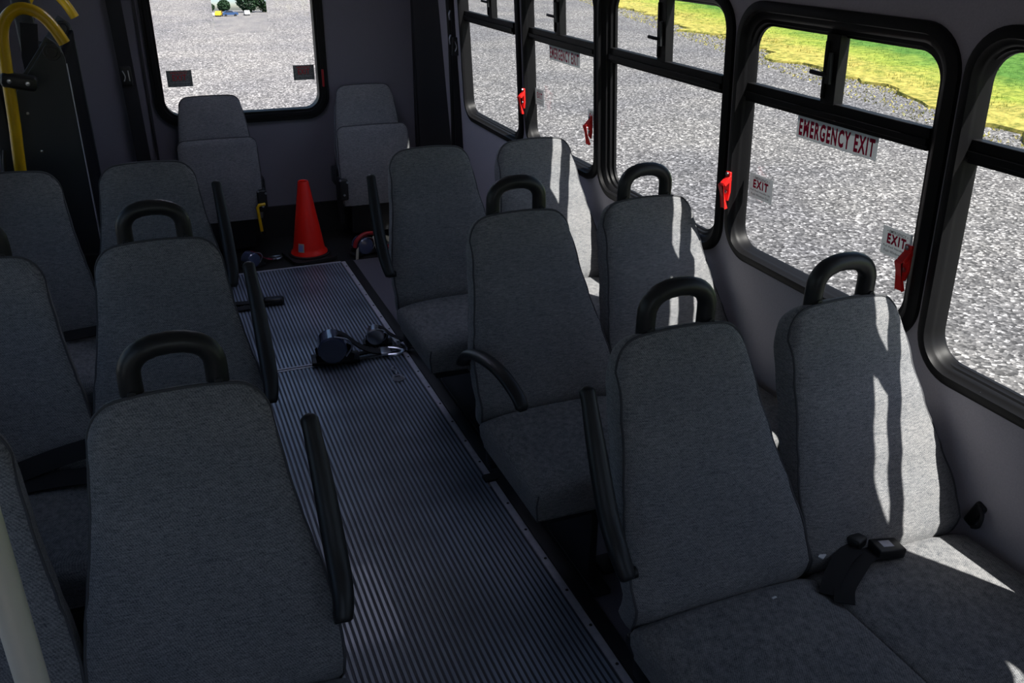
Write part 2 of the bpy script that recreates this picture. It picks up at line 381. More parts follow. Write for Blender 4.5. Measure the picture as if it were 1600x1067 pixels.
fl = MB().box(((XL+1.80)/2, (YF+YR)/2, -.04), (1.80-XL+.1, YR-YF+.1, .08)); tag(fl.build('floor', 'floor_vinyl'), kind='structure')
cl = MB().plate([(XL-.1, YF-.05), (1.82, YF-.05), (1.82, YR+.05), (XL-.1, YR+.05)], [rrect(.20, 1.0, 3.85, 4.65, .08)], lambda a, b, d: (a, b, d), ZC, ZC+.06); tag(cl.build('ceiling', 'ceiling_white', smooth=20), kind='structure')
# unseen milky skylight, added to brighten the rear floor and cone
e = empty('window_16', (.6, 4.25, ZC)); e['kind'] = 'structure'
HF = lambda a, b, d: (a-.6, b-4.25, d)
MB().plate(rrect(.14, 1.06, 3.79, 4.71, .10), [rrect(.23, .97, 3.88, 4.62, .07)], HF, -.012, .005).build('window_frame', 'frame_black', e)
MB().plate(rrect(.19, 1.01, 3.84, 4.66, .08), [], HF, .03, .036).build('pane', 'added_hatch_acrylic', e)

# side windows: outer frame (a0,a1,b0,b1), glass (a0,a1,b0,b1), bar, mullion, emergency?
WIN = [
 (1, (4.02, 4.875, .775, 1.61), (4.155, 4.845, .822, 1.553), 4.44, False),
 (2, (3.21, 3.980, .805, 1.60), (3.300, 3.945, .850, 1.527), 3.63, True),
 (3, (2.33, 3.220, .775, 1.61), (2.415, 3.145, .830, 1.560), 2.77, False),
 (4, (1.486, 2.310, .812, 1.597), (1.570, 2.265, .850, 1.527), 1.915, True),
 (5, (0.60, 1.472, .775, 1.61), (0.690, 1.435, .822, 1.553), 1.06, False),
 (6, (-.48, 0.350, .812, 1.597), (-.40, 0.310, .850, 1.527), -.04, True),
 (7, (-1.37, -.500, .775, 1.61), (-1.29, -.540, .822, 1.553), -.91, False)]
holes = [rrect(o[0]+.015, o[1]-.015, o[2]+.015, o[3]-.015, .10) for _, o, gl, mu, em in WIN]
w = MB().plate([(YF, 0), (YR, 0), (YR, ZC), (YF, ZC)], holes, wr, 0.0, .040)
tag(w.build('wall_right', 'wall_grey', smooth=20), kind='structure')
def ring(mb, o, i, ro, ri, fn, d0, d1): mb.plate(o(ro), [i(ri)], fn, d0, d1)

def side_window(n, o, gl, mu, em, fn=wr):
    e = empty('window_%d' % n, fn((o[0]+o[1])/2, o[2], 0)); e['kind'] = 'structure'
    loc = Vector(e.location)
    def F(a, b, d): return tuple(Vector(fn(a, b, d))-loc)
    fr = MB()
    # stepped frame: proud flange, then inner steps receding to the glass
    st = [(0, -.012), (.010, -.018), (.026, -.018), (.030, -.006)]
    ga, gb, gc, gd = gl
    st_r = .115
    loops = []
    for k, (ins, d) in enumerate(st): loops.append((rrect(o[0]+ins, o[1]-ins, o[2]+ins, o[3]-ins, st_r-ins, 10), d))
    for t_, d in ((.25, -.002), (.45, .004), (.5, .012), (.75, .016), (.8, .026), (1.0, .030), (1.0, .040)):
        q = [(o[0]+.03)+(ga-o[0]-.03)*t_, (o[1]-.03)+(gb-o[1]+.03)*t_, (o[2]+.03)+(gc-o[2]-.03)*t_, (o[3]-.03)+(gd-o[3]+.03)*t_]
        loops.append((rrect(*q, .085-.015*t_, 10), d))
    loops.append((rrect(ga-.02, gb+.02, gc-.02, gd+.02, .08, 10), .042)); loops.append((rrect(o[0], o[1], o[2], o[3], .115, 10), .042))
    m = len(loops[0][0]); vs = []; fs = []
    for lp, d in loops: vs += [F(a, b, d) for a, b in lp]
    L_ = len(loops)
    for i in range(L_):
        j = (i+1) % L_
        for k in range(m): fs.append([i*m+k, i*m+(k+1) % m, j*m+(k+1) % m, j*m+k])
    fr.add(vs, fs); f = fr.build('window_frame', 'frame_black', e, smooth=40)
    bz0, bz1 = 1.306, 1.360
    b = MB(); b.plate([(ga-.01, bz0), (gb+.01, bz0), (gb+.01, bz1), (ga-.01, bz1)], [], F, .012, .040)
    b.plate([(ga-.01, bz0+.012), (gb+.01, bz0+.012), (gb+.01, bz0+.03), (ga-.01, bz0+.03)], [], F, .004, .02)
    b.build('division_bar', 'frame_black', e, bev=.002)
    b = MB(); b.plate([(mu-.026, bz1-.004), (mu+.026, bz1-.004), (mu+.026, gd+.01), (mu-.026, gd+.01)], [], F, .008, .040)
    b.plate([(mu+.010, bz1+.01), (mu+.022, bz1+.01), (mu+.022, gd-.01), (mu+.010, gd-.01)], [], F, .002, .01)
    b.build('mullion', 'frame_black', e, bev=.002)
    la = MB(); la.plate([(mu-.014, 1.41), (mu+.004, 1.41), (mu-.002, 1.49), (mu-.010, 1.49)], [], F, -.004, .01)
    la.tube([F(mu, 1.432, .0), F(mu+.02, 1.434, -.010), F(mu+.05, 1.436, -.014)], .006, 8); la.build('slide_latch', 'black_metal', e)
    tp = 'side_glass'
    MB().plate(rrect(ga-.012, gb+.012, gc-.012, bz0+.005, .02, 3), [], F, .034, .038).build('pane', tp, e)
    MB().plate([(mu, bz1-.005), (gb+.012, bz1-.005), (gb+.012, gd+.012), (mu, gd+.012)], [], F, .034, .038).build('pane', tp, e)
    MB().plate([(ga-.012, bz1-.005), (mu, bz1-.005), (mu, gd+.012), (ga-.012, gd+.012)], [], F, .028, .032).build('pane', tp, e)
    if not em:
        for q in range(6):
            a = ga+.06+(gb-ga-.1)*q/5
            MB().lathe([(0, -.002), (.0035, -.001), (.0035, .002)], 8, M4=Matrix.Translation(F(a, o[2]+.026, -.010+.002)) @ Matrix.Rotation(PI/2, 4, 'Y')).build('screw', 'steel', f)
    else:
        for (ya, side) in ((o[1]-.022, 1), (o[0]+.045, -1)):
            h = MB()
            base = [(ya-.012, 1.085), (ya+.010, 1.085), (ya+.016, 1.00), (ya-.004, .99), (ya-.012, 1.02)]
            h.plate(base, [], F, -.026, -.018)
            h.add([F(ya+.008, 1.075, -.022), F(ya-.014, 1.075, -.022), F(ya-.014, 1.05, -.048), F(ya+.008, 1.05, -.048),
                   F(ya+.008, 1.060, -.018), F(ya-.014, 1.060, -.018), F(ya-.014, 1.040, -.040), F(ya+.008, 1.040, -.040)],
                  [[0, 1, 2, 3], [4, 7, 6, 5], [0, 4, 5, 1], [1, 5, 6, 2], [2, 6, 7, 3], [3, 7, 4, 0]])
            h.add([F(ya+.008, 1.05, -.048), F(ya-.014, 1.05, -.048), F(ya-.014, .968, -.038), F(ya+.008, .968, -.038),
                   F(ya+.008, 1.045, -.056), F(ya-.014, 1.045, -.056), F(ya-.014, .970, -.030), F(ya+.008, .970, -.030)],
                  [[0, 1, 2, 3], [4, 7, 6, 5], [0, 4, 5, 1], [1, 5, 6, 2], [2, 6, 7, 3], [3, 7, 4, 0]])
            hh = h.build('release_handle', 'red_plastic', e, bev=.0015); hh['label'] = 'red emergency release handle'
            for zz in (1.078, 1.02):
                MB().lathe([(0, -.003), (.006, -.002), (.006, .003)], 10, M4=Matrix.Translation(F(ya, zz, -.028)) @ Matrix.Rotation(PI/2, 4, 'Y')).build('rivet', 'steel', hh)
    return e
for rec in WIN: side_window(*rec)

def sticker(n, y0, y1, z0, z1, lines, label, fn=wr, d=.033, name='exit_sticker', cat='sticker', back='sticker_white'):
    """y0 is the left edge as read from inside (larger Y)"""
    e = empty(name, fn(y0, z0, d), label, cat); loc = Vector(e.location)
    sg = -1 if fn is wr else 1
    MB().plate([(y0, z0), (y1, z0), (y1, z1), (y0, z1)], [], lambda a, b, q: Vector(fn(a, b, d-q))-loc, 0, .0006).build('backing', back, e, smooth=0)
    wd = abs(y1-y0); ht = z1-z0
    for (txt, fx, fz, fw_, fh, m, off) in lines:
        text_mesh('lettering', txt, m, e, fw_*wd, fh*ht, lambda a, b, q: Vector(fn(y0+sg*(fx*wd+a), z0+fz*ht+b, d-q))-loc, off, .0012)
EE = [('EMERGENCY EXIT', .03, .11, .94, .78, 'sticker_red', .04)]
EX = [('\u2022 EMERGENCY \u2022', .16, .80, .70, .11, 'sticker_black', .01), ('EXIT', .18, .42, .64, .36, 'sticker_red', .05),
      ('Pull Red Handle Up', .08, .26, .84, .10, 'sticker_black', .01), ('Push Window Out', .12, .11, .76, .10, 'sticker_black', .01)]
sticker(4, 2.052, 1.735, 1.240, 1.302, EE, 'large red EMERGENCY EXIT sticker on the window beside the nearest right seats', name='emergency_exit_sticker')
sticker(4, 2.252, 2.135, 1.012, 1.088, EX, 'small white EXIT sticker on the far lower edge of the nearest emergency window')
sticker(4, 1.675, 1.575, 1.012, 1.088, EX, 'small white EXIT sticker on the near lower edge of the nearest emergency window')
sticker(2, 3.770, 3.460, 1.240, 1.302, EE, 'smaller looking red EMERGENCY EXIT sticker on the farther emergency window', name='emergency_exit_sticker')
sticker(2, 3.940, 3.845, 1.012, 1.088, EX, 'small white EXIT sticker on the far edge of the farther emergency window')
sticker(2, 3.385, 3.303, 1.012, 1.088, EX, 'small white EXIT sticker half behind the dark handle of the farther emergency window')

# left wall with windows (lets the daylight in from that side)
LW = [(.66, 1.40), (1.54, 2.26), (2.40, 3.14)]
w = MB().plate([(YF, 0), (YR, 0), (YR, ZC), (YF, ZC)], [rrect(a, b, .82, 1.58, .1) for a, b in LW]+[rrect(3.75, 4.95, .85, 1.75, .1)], wlft, 0, .06)
tag(w.build('wall_left', 'wall_grey', smooth=20), kind='structure')
for i, (a, b) in enumerate(LW+[(3.75, 4.95)]):
    z0, z1 = (.82, 1.58) if i < 3 else (.85, 1.75)
    e = empty('window_%d' % (8+i), wlft((a+b)/2, z0, 0)); e['kind'] = 'structure'; loc = Vector(e.location)
    F = lambda p, q, d: Vector(wlft(p, q, d))-loc
    MB().plate(rrect(a-.03, b+.03, z0-.03, z1+.03, .12), [rrect(a+.04, b-.04, z0+.04, z1-.04, .07)], F, -.012, .04).build('window_frame', 'frame_black', e)
    MB().plate(rrect(a, b, z0, z1, .07), [], F, .02, .024).build('pane', 'side_glass', e)

w = MB().plate([(XL-.02, 0), (1.78, 0), (1.78, ZC), (XL-.02, ZC)], [rrect(-.60, .50, 1.15, 1.78, .12)], lambda a, b, d: (a, YF-d, b), 0, .06)  # unseen front wall, added with its opening shaped to limit frontal light
tag(w.build('wall_front', 'dark_panel', smooth=20), kind='structure')
# rear wall
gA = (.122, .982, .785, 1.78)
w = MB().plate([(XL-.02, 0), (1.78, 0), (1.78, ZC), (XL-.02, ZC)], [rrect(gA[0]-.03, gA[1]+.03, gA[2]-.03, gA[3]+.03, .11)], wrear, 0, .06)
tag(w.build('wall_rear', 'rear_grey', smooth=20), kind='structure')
e = empty('window_15', wrear(.55, .785, 0)); e['kind'] = 'structure'; loc = Vector(e.location)
F = lambda p, q, d: Vector(wrear(p, q, d))-loc
fr = MB()
fr.plate(rrect(gA[0]-.062, gA[1]+.062, gA[2]-.066, gA[3]+.06, .14), [rrect(gA[0]-.004, gA[1]+.004, gA[2]-.004, gA[3]+.004, .085)], F, -.022, .05)
fr.plate(rrect(gA[0]-.045, gA[1]+.045, gA[2]-.045, gA[3]+.045, .12), [rrect(gA[0]-.02, gA[1]+.02, gA[2]-.02, gA[3]+.02, .1)], F, -.030, -.02)
fo = fr.build('window_frame', 'frame_black', e, bev=.004)
MB().plate(rrect(gA[0]-.02, gA[1]+.02, gA[2]-.02, gA[3]+.02, .08), [], F, .03, .034).build('pane', 'rear_glass', e)
rh = MB().box(F(1.012, .955, -.036), (.012, .014, .10), bev=.003).build('release_handle', 'red_dark', e); rh['label'] = 'dark red release handle'
DK = [('EXIT', .22, .38, .56, .36, 'sticker_dark_red', .02), ('EMERGENCY', .16, .80, .68, .12, 'sticker_dark_red', .01), ('Pull Red Handle', .12, .22, .76, .09, 'sticker_white', 0), ('Push Window Out', .12, .07, .76, .09, 'sticker_white', 0)]
sticker(0, .148, .283, .935, 1.025, DK, 'dark exit sticker at the lower left of the rear window', fn=wrear, d=.029, back='sticker_dark')
sticker(0, .852, .975, .940, 1.025, DK, 'dark exit sticker at the lower right of the rear window', fn=wrear, d=.029, back='sticker_dark')

# wide-angle lens sheet stuck on the rear glass
def lens():
    a0, a1, b0, b1 = .438, .735, 1.215, 1.46
    e = empty('wide_angle_lens', wrear((a0+a1)/2, b0, .028), 'clear wide-angle lens sheet on the rear window showing sky, trees and cars', 'lens'); loc = Vector(e.location)
    m = bpy.data.materials.new('lens_plastic'); m.use_nodes = True; N = m.node_tree.nodes; L = m.node_tree.links
    N.remove(N['Principled BSDF'])
    gl = N.new('ShaderNodeBsdfRefraction'); gl.inputs['IOR'].default_value = 1.49; gl.inputs['Roughness'].default_value = 0
    geo = N.new('ShaderNodeNewGeometry'); tc = N.new('ShaderNodeTexCoord')
    # concentric grooves: the surface normal leans in proportion to the distance from the optical centre
    sb = N.new('ShaderNodeVectorMath'); sb.operation = 'SUBTRACT'; L.new(tc.outputs['Object'], sb.inputs[0]); sb.inputs[1].default_value = (0, 0, .075)
    ml = N.new('ShaderNodeVectorMath'); ml.operation = 'MULTIPLY'; L.new(sb.outputs[0], ml.inputs[0]); ml.inputs[1].default_value = (LK, 0, LK)
    ad = N.new('ShaderNodeVectorMath'); ad.operation = 'ADD'; L.new(geo.outputs['Normal'], ad.inputs[0]); L.new(ml.outputs[0], ad.inputs[1])
    nm = N.new('ShaderNodeVectorMath'); nm.operation = 'NORMALIZE'; L.new(ad.outputs[0], nm.inputs[0])
    L.new(nm.outputs[0], gl.inputs['Normal']); L.new(gl.outputs[0], N['Material Output'].inputs[0]); MAT['lens_plastic'] = m
    m2 = bpy.data.materials.new('lens_flat'); m2.use_nodes = True; N = m2.node_tree.nodes; L = m2.node_tree.links; N.remove(N['Principled BSDF'])
    g2 = N.new('ShaderNodeBsdfRefraction'); g2.inputs['IOR'].default_value = 1.49; g2.inputs['Roughness'].default_value = 0; L.new(g2.outputs[0], N['Material Output'].inputs[0]); MAT['lens_flat'] = m2
    pr = rrect(a0, a1, b0, b1, .04, 8)
    mb = MB().plate(pr, [], lambda a, b, d: Vector(wrear(a, b, d+.026))-loc, 0, .003)
    o = mb.build('lens_sheet', ['lens_flat', 'lens_plastic'], e, smooth=0)
    for p in o.data.polygons:
        if p.normal.y > .9: p.material_index = 1
LK = 2.9
lens()
# grooves, corner post and skirting
tag(MB().box((1.585, YR-.012, 1.0), (.02, .03, 2.0)).build('trim_1', 'dark_panel'), kind='structure')
tag(MB().box((.035, YR-.006, 1.0), (.014, .014, 2.0)).build('trim_2', 'dark_panel'), kind='structure')
cp = MB(); cp.plate([(1.60, YR-.001), (1.60, YR-.05), (1.64, YR-.075), (1.70, YR-.16), (1.78, YR-.30), (1.80, YR-.001)], [], lambda a, b, d: (a-.04*(d/2), b, d), 0, ZC)
tag(cp.build('trim_3', 'dark_panel', bev=.004), kind='structure')
tag(MB().box(((XL+1.78)/2, YR-.012, .10), (1.78-XL, .024, .20)).build('baseboard_rear', 'black_rubber'), kind='structure')
tag(MB().box((.55, 5.145, .002), (2.3, .56, .005)).build('trim_4', 'black_rubber'), kind='structure')

# ribbed aisle panels with aluminium edging
PX0, PX1 = .165, .925
def ribbed(y0, y1, label):
    e = empty('ribbed_floor_panel', (PX0, y0, 0), label, 'floor panel', 'ribbed aisle floor panels')
    MB().box(((PX1-PX0)/2, (y1-y0)/2, .003), (PX1-PX0, y1-y0, .006)).build('panel_base', 'groove_rubber', e)
    r = MB(); p = .0168; n = int((PX1-PX0)/p)
    for k in range(n):
        x = (k+.5)*p
        prof = [(x-.0052, .0055), (x-.0040, .0086), (x+.0040, .0086), (x+.0052, .0055)]
        r.plate(prof, [], lambda a, b, d: (a, d, b), 0.0, y1-y0)
    rb = r.build('ribs', 'rib_rubber', e); rb['kind'] = 'stuff'
ribbed(-.9, 3.552, 'long dark ribbed floor panel down the near aisle')
ribbed(3.578, 4.835, 'short ribbed floor panel of the aisle before the orange cone')
for (y0, y1, lab) in ((-.9, 2.43, 'near length of screwed aluminium strip along the right of the ribbed aisle'), (2.475, 3.55, 'middle length of screwed aluminium strip beside the aisle, up to the seam'), (3.58, 4.84, 'far length of screwed aluminium strip beside the aisle, ending near the cone')):
    e = empty('aluminium_strip', (.938, y0, 0), lab, 'floor trim', 'aluminium strips along the aisle')
    MB().box((0, (y1-y0)/2, .005), (.024, y1-y0, .010), bev=.002).build('strip', 'aluminium', e)
    k = .09
    while k < y1-y0:
        MB().lathe([(0, .0108), (.0045, .0112), (.005, .010)], 10, c=(0.002, k, 0)).build('screw', 'screw_dark', e); k += .155
for (y, lab) in ((3.555, 'thin bright seam strip across the aisle, near side of the joint'), (3.575, 'thin bright seam strip across the aisle, far side of the joint'), (4.842, 'thin bright strip ending the ribbed panel by the cone')):
    e = MB().box(((PX0+PX1)/2, y, .0055), (PX1-PX0, .010, .010), bev=.001).build('seam_strip', 'aluminium'); tag(e, lab, 'floor trim', 'cross strips of the aisle')
e = MB().box((.975, 2.0, .006), (.045, 5.7, .012), bev=.002).build('anchor_track', 'black_metal'); tag(e, 'black anchor track on the floor outside the aluminium strip', 'floor track')
e = empty('floor_clamp', (.938, 2.452, .0), 'black strap anchor clamp between two lengths of aluminium strip', 'clamp')
MB().box((0, 0, .010), (.05, .042, .016), bev=.004).build('clamp_body', 'black_plastic', e); MB().box((-.018, -.03, .008), (.006, .03, .004), bev=.001).build('clamp_pin', 'steel', e)

# ================================================================= SEATS
def smooth_interp(tab, s):
    if s <= tab[0][0]: return tab[0][1]
    for (a, va), (b, vb) in zip(tab, tab[1:]):
        if s <= b:
            t = (s-a)/(b-a); t = t*t*(3-2*t)*.5+t*.5; return va+(vb-va)*t
    return tab[-1][1]
# backrest outline: half width by height above the cushion line (local z), front surface depth
HW = [(0, .212), (.05, .221), (.14, .226), (.20, .224), (.26, .215), (.32, .202), (.38, .190), (.46, .177), (.575, .165)]
FY = [(0, .035), (.055, .008), (.085, .004), (.14, .035), (.24, .098), (.34, .155), (.44, .208), (.52, .245), (.575, .268)]
def backrest(parent, hwt=HW, fyt=FY, zb=.40, top=.575, thick=.092, r=.062, dome=.016, name='backrest', piping=True):
    NU, NV = 26, 30
    def gp(u, v, side):
        hw = smooth_interp(hwt, v*top); x = u*hw
        st = top-r-.0+math.sqrt(max(0, r*r-max(0, abs(x)-(hw-r))**2))+dome*(1-u*u)
        vv = v; s = vv*st if v > .0 else 0
        y = smooth_interp(fyt, s)
        slope = .50
        crown = -.012*(1-abs(u)**2.5)*math.sin(PI*min(1, max(0, v*.95+.05)))
        edge = .012*(abs(u)**10)+.016*max(0, (v-.93)/.07)**2
        seam = .004*math.exp(-((s-(.27+.02*math.cos(u*2)))/.006)**2)
        if side == 0: return (x, y+crown+edge+seam, zb+s)
        return (x*.985, y+thick-edge*1.2-.012*(1-abs(u)**3)*-1, zb+s-.035*max(0, v))
    us = [math.sin(PI/2*(-1+2*i/NU)) for i in range(NU+1)]; vs_ = [1-(1-j/NV)**1.25 for j in range(NV+1)]
    vs = []; fs = []
    for side in (0, 1):
        for v in vs_:
            for u in us: vs.append(gp(u, v, side))
    W_ = NU+1; n = W_*(NV+1)
    for j in range(NV):
        for i in range(NU):
            k = j*W_+i; fs.append([k, k+1, k+W_+1, k+W_]); fs.append([n+k, n+k+W_, n+k+W_+1, n+k+1])
    border = [j*W_ for j in range(NV+1)]+[NV*W_+i for i in range(1, NU+1)]+[j*W_+NU for j in range(NV-1, -1, -1)]+[i for i in range(NU-1, 0, -1)]
    # bulging side wall
    m = len(border); mids = []
    for q in (.3, .7):
        row = []
        for bi in border:
            a = Vector(vs[bi]); b = Vector(vs[n+bi]); c = a.lerp(b, q)
            c.x *= 1.018; c.z += .006 if bi >= NV*W_ else 0
            row.append(len(vs)); vs.append(tuple(c))
        mids.append(row)
    rows = [border]+mids+[[n+b for b in border]]
    for ra, rb in zip(rows, rows[1:]):
        for k in range(m): fs.append([ra[k], ra[(k+1) % m], rb[(k+1) % m], rb[k]])
    o = MB().add(vs, fs).build(name, 'fabric', parent, smooth=60)
    if piping:
        pp = [Vector(vs[i])+Vector((0, -.0005, 0)) for i in border[:NV+1+NU+NV]]
        MB().tube(pp, .0032, 6).build('piping', 'piping', o, smooth=60)
    return o
def cushion(parent, w=.446, y0=-.395, y1=.022, z0=.345, z1=.47):
    NX, NY = 14, 16; vs = []; fs = []
    hw = w/2
    def P(u, v, top):
        x = u*hw; y = y0+(y1-y0)*v
        if top:
            z = z1-.014*abs(u)**4-.022*max(0, 1-v/.16)**2-.006*v+.006*(1-u*u)-.020*max(0, (v-.93)/.07)**2
            return (x, y+(.004 if v == 0 else 0), z)
        return (x*.97, y+(.018 if v == 0 else 0), z0-.008*(1-u*u)*(v == 0))
    us = [-1+2*i/NX for i in range(NX+1)]; vv = [(j/NY)**1.3 for j in range(NY+1)]
    for t in (1, 0):
        for v in vv:
            for u in us: vs.append(P(u, v, t))
    W_ = NX+1; n = W_*(NY+1)
    for j in range(NY):
        for i in range(NX):
            k = j*W_+i; fs.append([k, k+1, k+W_+1, k+W_]); fs.append([n+k, n+k+W_, n+k+W_+1, n+k+1])
    border = [j*W_ for j in range(NY, -1, -1)]+[i for i in range(1, NX+1)]+[j*W_+NX for j in range(1, NY+1)]+[NY*W_+i for i in range(NX-1, 0, -1)]
    m = len(border); mids = []
    for q in (.12, .5, .85):
        row = []
        for bi in border:
            a = Vector(vs[bi]); b = Vector(vs[n+bi]); c = a.lerp(b, q); k_ = .010*math.sin(PI*min(1, q+.2))
            c.x += k_*(1 if c.x > 0 else -1)*(abs(a.x) > hw*.95)
            if a.y < y0+.02: c.y -= .012*math.sin(PI*min(1, q+.2))
            row.append(len(vs)); vs.append(tuple(c))
        mids.append(row)
    rows = [border]+mids+[[n+b for b in border]]
    for ra, rb in zip(rows, rows[1:]):
        for k in range(m): fs.append([ra[k], ra[(k+1) % m], rb[(k+1) % m], rb[k]])
    o = MB().add(vs, fs).build('seat_cushion', 'fabric', parent, smooth=55)
    # corner seams down the front corners
    for sx in (-1, 1):
        MB().tube([(sx*(hw-.002), y0-.004, z1-.030), (sx*(hw+.004), y0-.006, z1-.06), (sx*(hw-.006), y0+.010, z0+.004)], .0022, 6).build('seam', 'piping', o)
    return o
def grab_handle(parent, x=0.0):
    """padded loop standing on the top of a backrest"""
    z0, z1, hw, y = .945, 1.072, .077, .308
    pts = []
    r = .052
    pts += [(x-hw, y, z0-.03), (x-hw, y, z0+.03), (x-hw, y, z1-r-.01)]
    for k in range(1, 8): a = PI-PI/2*k/8; pts.append((x-hw+r+r*math.cos(a), y, z1-r+r*math.sin(a)))
    pts += [(x-hw*.35, y, z1+.002), (x, y, z1+.004), (x+hw*.35, y, z1+.002)]
    for k in range(1, 8): a = PI/2-PI/2*k/8; pts.append((x+hw-r+r*math.cos(a), y, z1-r+r*math.sin(a)))
    pts += [(x+hw, y, z1-r-.01), (x+hw, y, z0+.03), (x+hw, y, z0-.03)]
    h = MB().tube(pts, .0215, 16, flat=1.0).build('grab_handle', 'black_plastic', parent, smooth=60); h['label'] = 'black padded grab handle'
    for sx in (-1, 1):
        M4 = Matrix.Translation((x+sx*hw, y-.0205, z0+.045)) @ Matrix.Rotation(PI/2, 4, 'X')
        MB().lathe([(0, .004), (.003, .004), (.0035, .0055), (.0075, .005), (.008, 0)], 14, M4=M4).build('screw', 'black_metal', h)
    return h
def armrest(parent, x, up=True, sx=1):
    if up:
        c = arc([(x, .022, .572), (x-.008*sx, .050, .615), (x-.010*sx, .105, .68), (x-.008*sx, .175, .80), (x-.004*sx, .225, .885), (x-.003*sx, .243, .912)], 7)
        n = len(c); rs = [.018+.005*math.sin(PI*min(1, i/(n-1)*1.3)) for i in range(n)]; rs[0] = .014
        dd = 0.0; Rr = .020
        for q in range(n-1, 0, -1):
            if dd < Rr: rs[q] = min(rs[q], max(.0025, Rr*math.sqrt(1-(1-dd/Rr)**2)))
            dd += (c[q]-c[q-1]).length
        a = MB().tube(c, rs, 14, flat=.75, upv=(0, 1, 0))
    else:
        c = arc([(x-.02*sx, .13, .585), (x-.015*sx, .10, .625), (x-.004*sx, .02, .652), (x+.012*sx, -.09, .655), (x+.026*sx, -.18, .625), (x+.032*sx, -.215, .59)], 7)
        n = len(c); rs = [.026-.006*i/(n-1) for i in range(n)]; rs[0] = .018; rs[-1] = .011; rs[-2] = .015
        a = MB().tube(c, rs, 14, flat=.62, upv=(0, 0, 1))
    o = a.build('armrest', 'black_plastic', parent, smooth=60)
    MB().lathe([(0, -.012), (.012, -.012), (.013, -.009), (.013, .02), (0, .02)], 16, M4=Matrix.Translation((x+.004*sx, .035 if up else .12, .575)) @ Matrix.Rotation(PI/2, 4, 'Y')).build('pivot', 'black_plastic', o)
    return o
def frame(parent, w=.90, side=1):
    f = MB()
    f.box((0, -.13, .325), (w-.06, .46, .035), bev=.006)
    f.box((0, .02, .30), (w-.04, .05, .05), bev=.006)
    for sx in (-1, 1): f.tube([(sx*.2, .10, .30), (sx*.2, .13, .45), (sx*.2, .19, .58)], .012, 8)
    f.build('seat_frame', 'black_metal', parent)
    for y in ((-.24, .06)):
        l = MB().box((-.10, y, .16), (.05, .04, .32), bev=.004); l.box((-.10, y, .008), (.14, .08, .014), bev=.003); l.build('leg', 'black_metal', parent)
    MB().box((-side*.228, -.08, .165), (.025, .46, .31), bev=.004).build('leg_plate', 'black_metal', parent)
    MB().box((-side*.215, -.08, .012), (.055, .56, .020), bev=.004).build('foot_plate', 'black_metal', parent)
    MB().box((w/2-.10, -.05, .16), (.04, .05, .32), bev=.004).build('leg', 'black_metal', parent)

def double_seat(loc, side, handles, arm, label):
    """side = +1: aisle seat on the left (right-hand row); -1: mirrored"""
    e = empty('double_seat', loc, label, 'bus seat', 'grey double bus seats')
    for k in (-1, 1):
        x = k*.2265
        s = MB
        b = backrest(None); b.parent = e; b.location = (x, 0, 0)
        c = cushion(e); c.location = (x, 0, 0)
        is_aisle = (k == -side)
        if handles[0 if is_aisle else 1]:
            h = grab_handle(None); h.parent = b
    ax = -side*(.4530+.002)
    armrest(e, ax-(.018 if side > 0 else 0), arm == 'up', side)
    frame(e, side=side)
    return e
# shared meshes: build one seat of each kind, then copy
R0 = Vector((1.245, 1.205, 0)); L0 = Vector((-.250, 1.300, 0)); PITCH = .925
rA = double_seat(R0, 1, (1, 1), 'up', 'nearest grey double seat on the right, sunlit by the window, seat belt buckle on it')
lA = double_seat(L0, -1, (1, 1), 'up', 'nearest grey double seat on the left, its aisle backrest filling the lower left')
def dup_seat(src, loc, label, keep_handles=True, down=False):
    c = copy_tree(src); c.location = loc; c['label'] = label
    for k in list(kids(c)):
        if not keep_handles:
            for q in list(kids(k)):
                if q.name.startswith('grab_handle'):
                    for z in list(kids(q)): bpy.data.objects.remove(z)
                    bpy.data.objects.remove(q)
    if down:
        for k in list(kids(c)):
            if k.name.startswith('armrest'):
                for z in list(kids(k)): bpy.data.objects.remove(z)
                bpy.data.objects.remove(k)
        armrest(c, -.448, False, 1)
    return c
dup_seat(rA, R0+Vector((0, PITCH, 0)), 'middle grey double seat on the right, its aisle armrest folded down', down=True)
dup_seat(rA, R0+Vector((0, 2*PITCH, 0)), 'farthest grey double seat on the right, without grab handles', keep_handles=False)
dup_seat(lA, L0+Vector((0, PITCH, 0)), 'middle grey double seat on the left, one grab handle cut by the picture edge')
dup_seat(lA, L0+Vector((0, 2*PITCH+.015, 0)), 'farthest grey double seat on the left, in front of the folded lift, no grab handles', keep_handles=False)

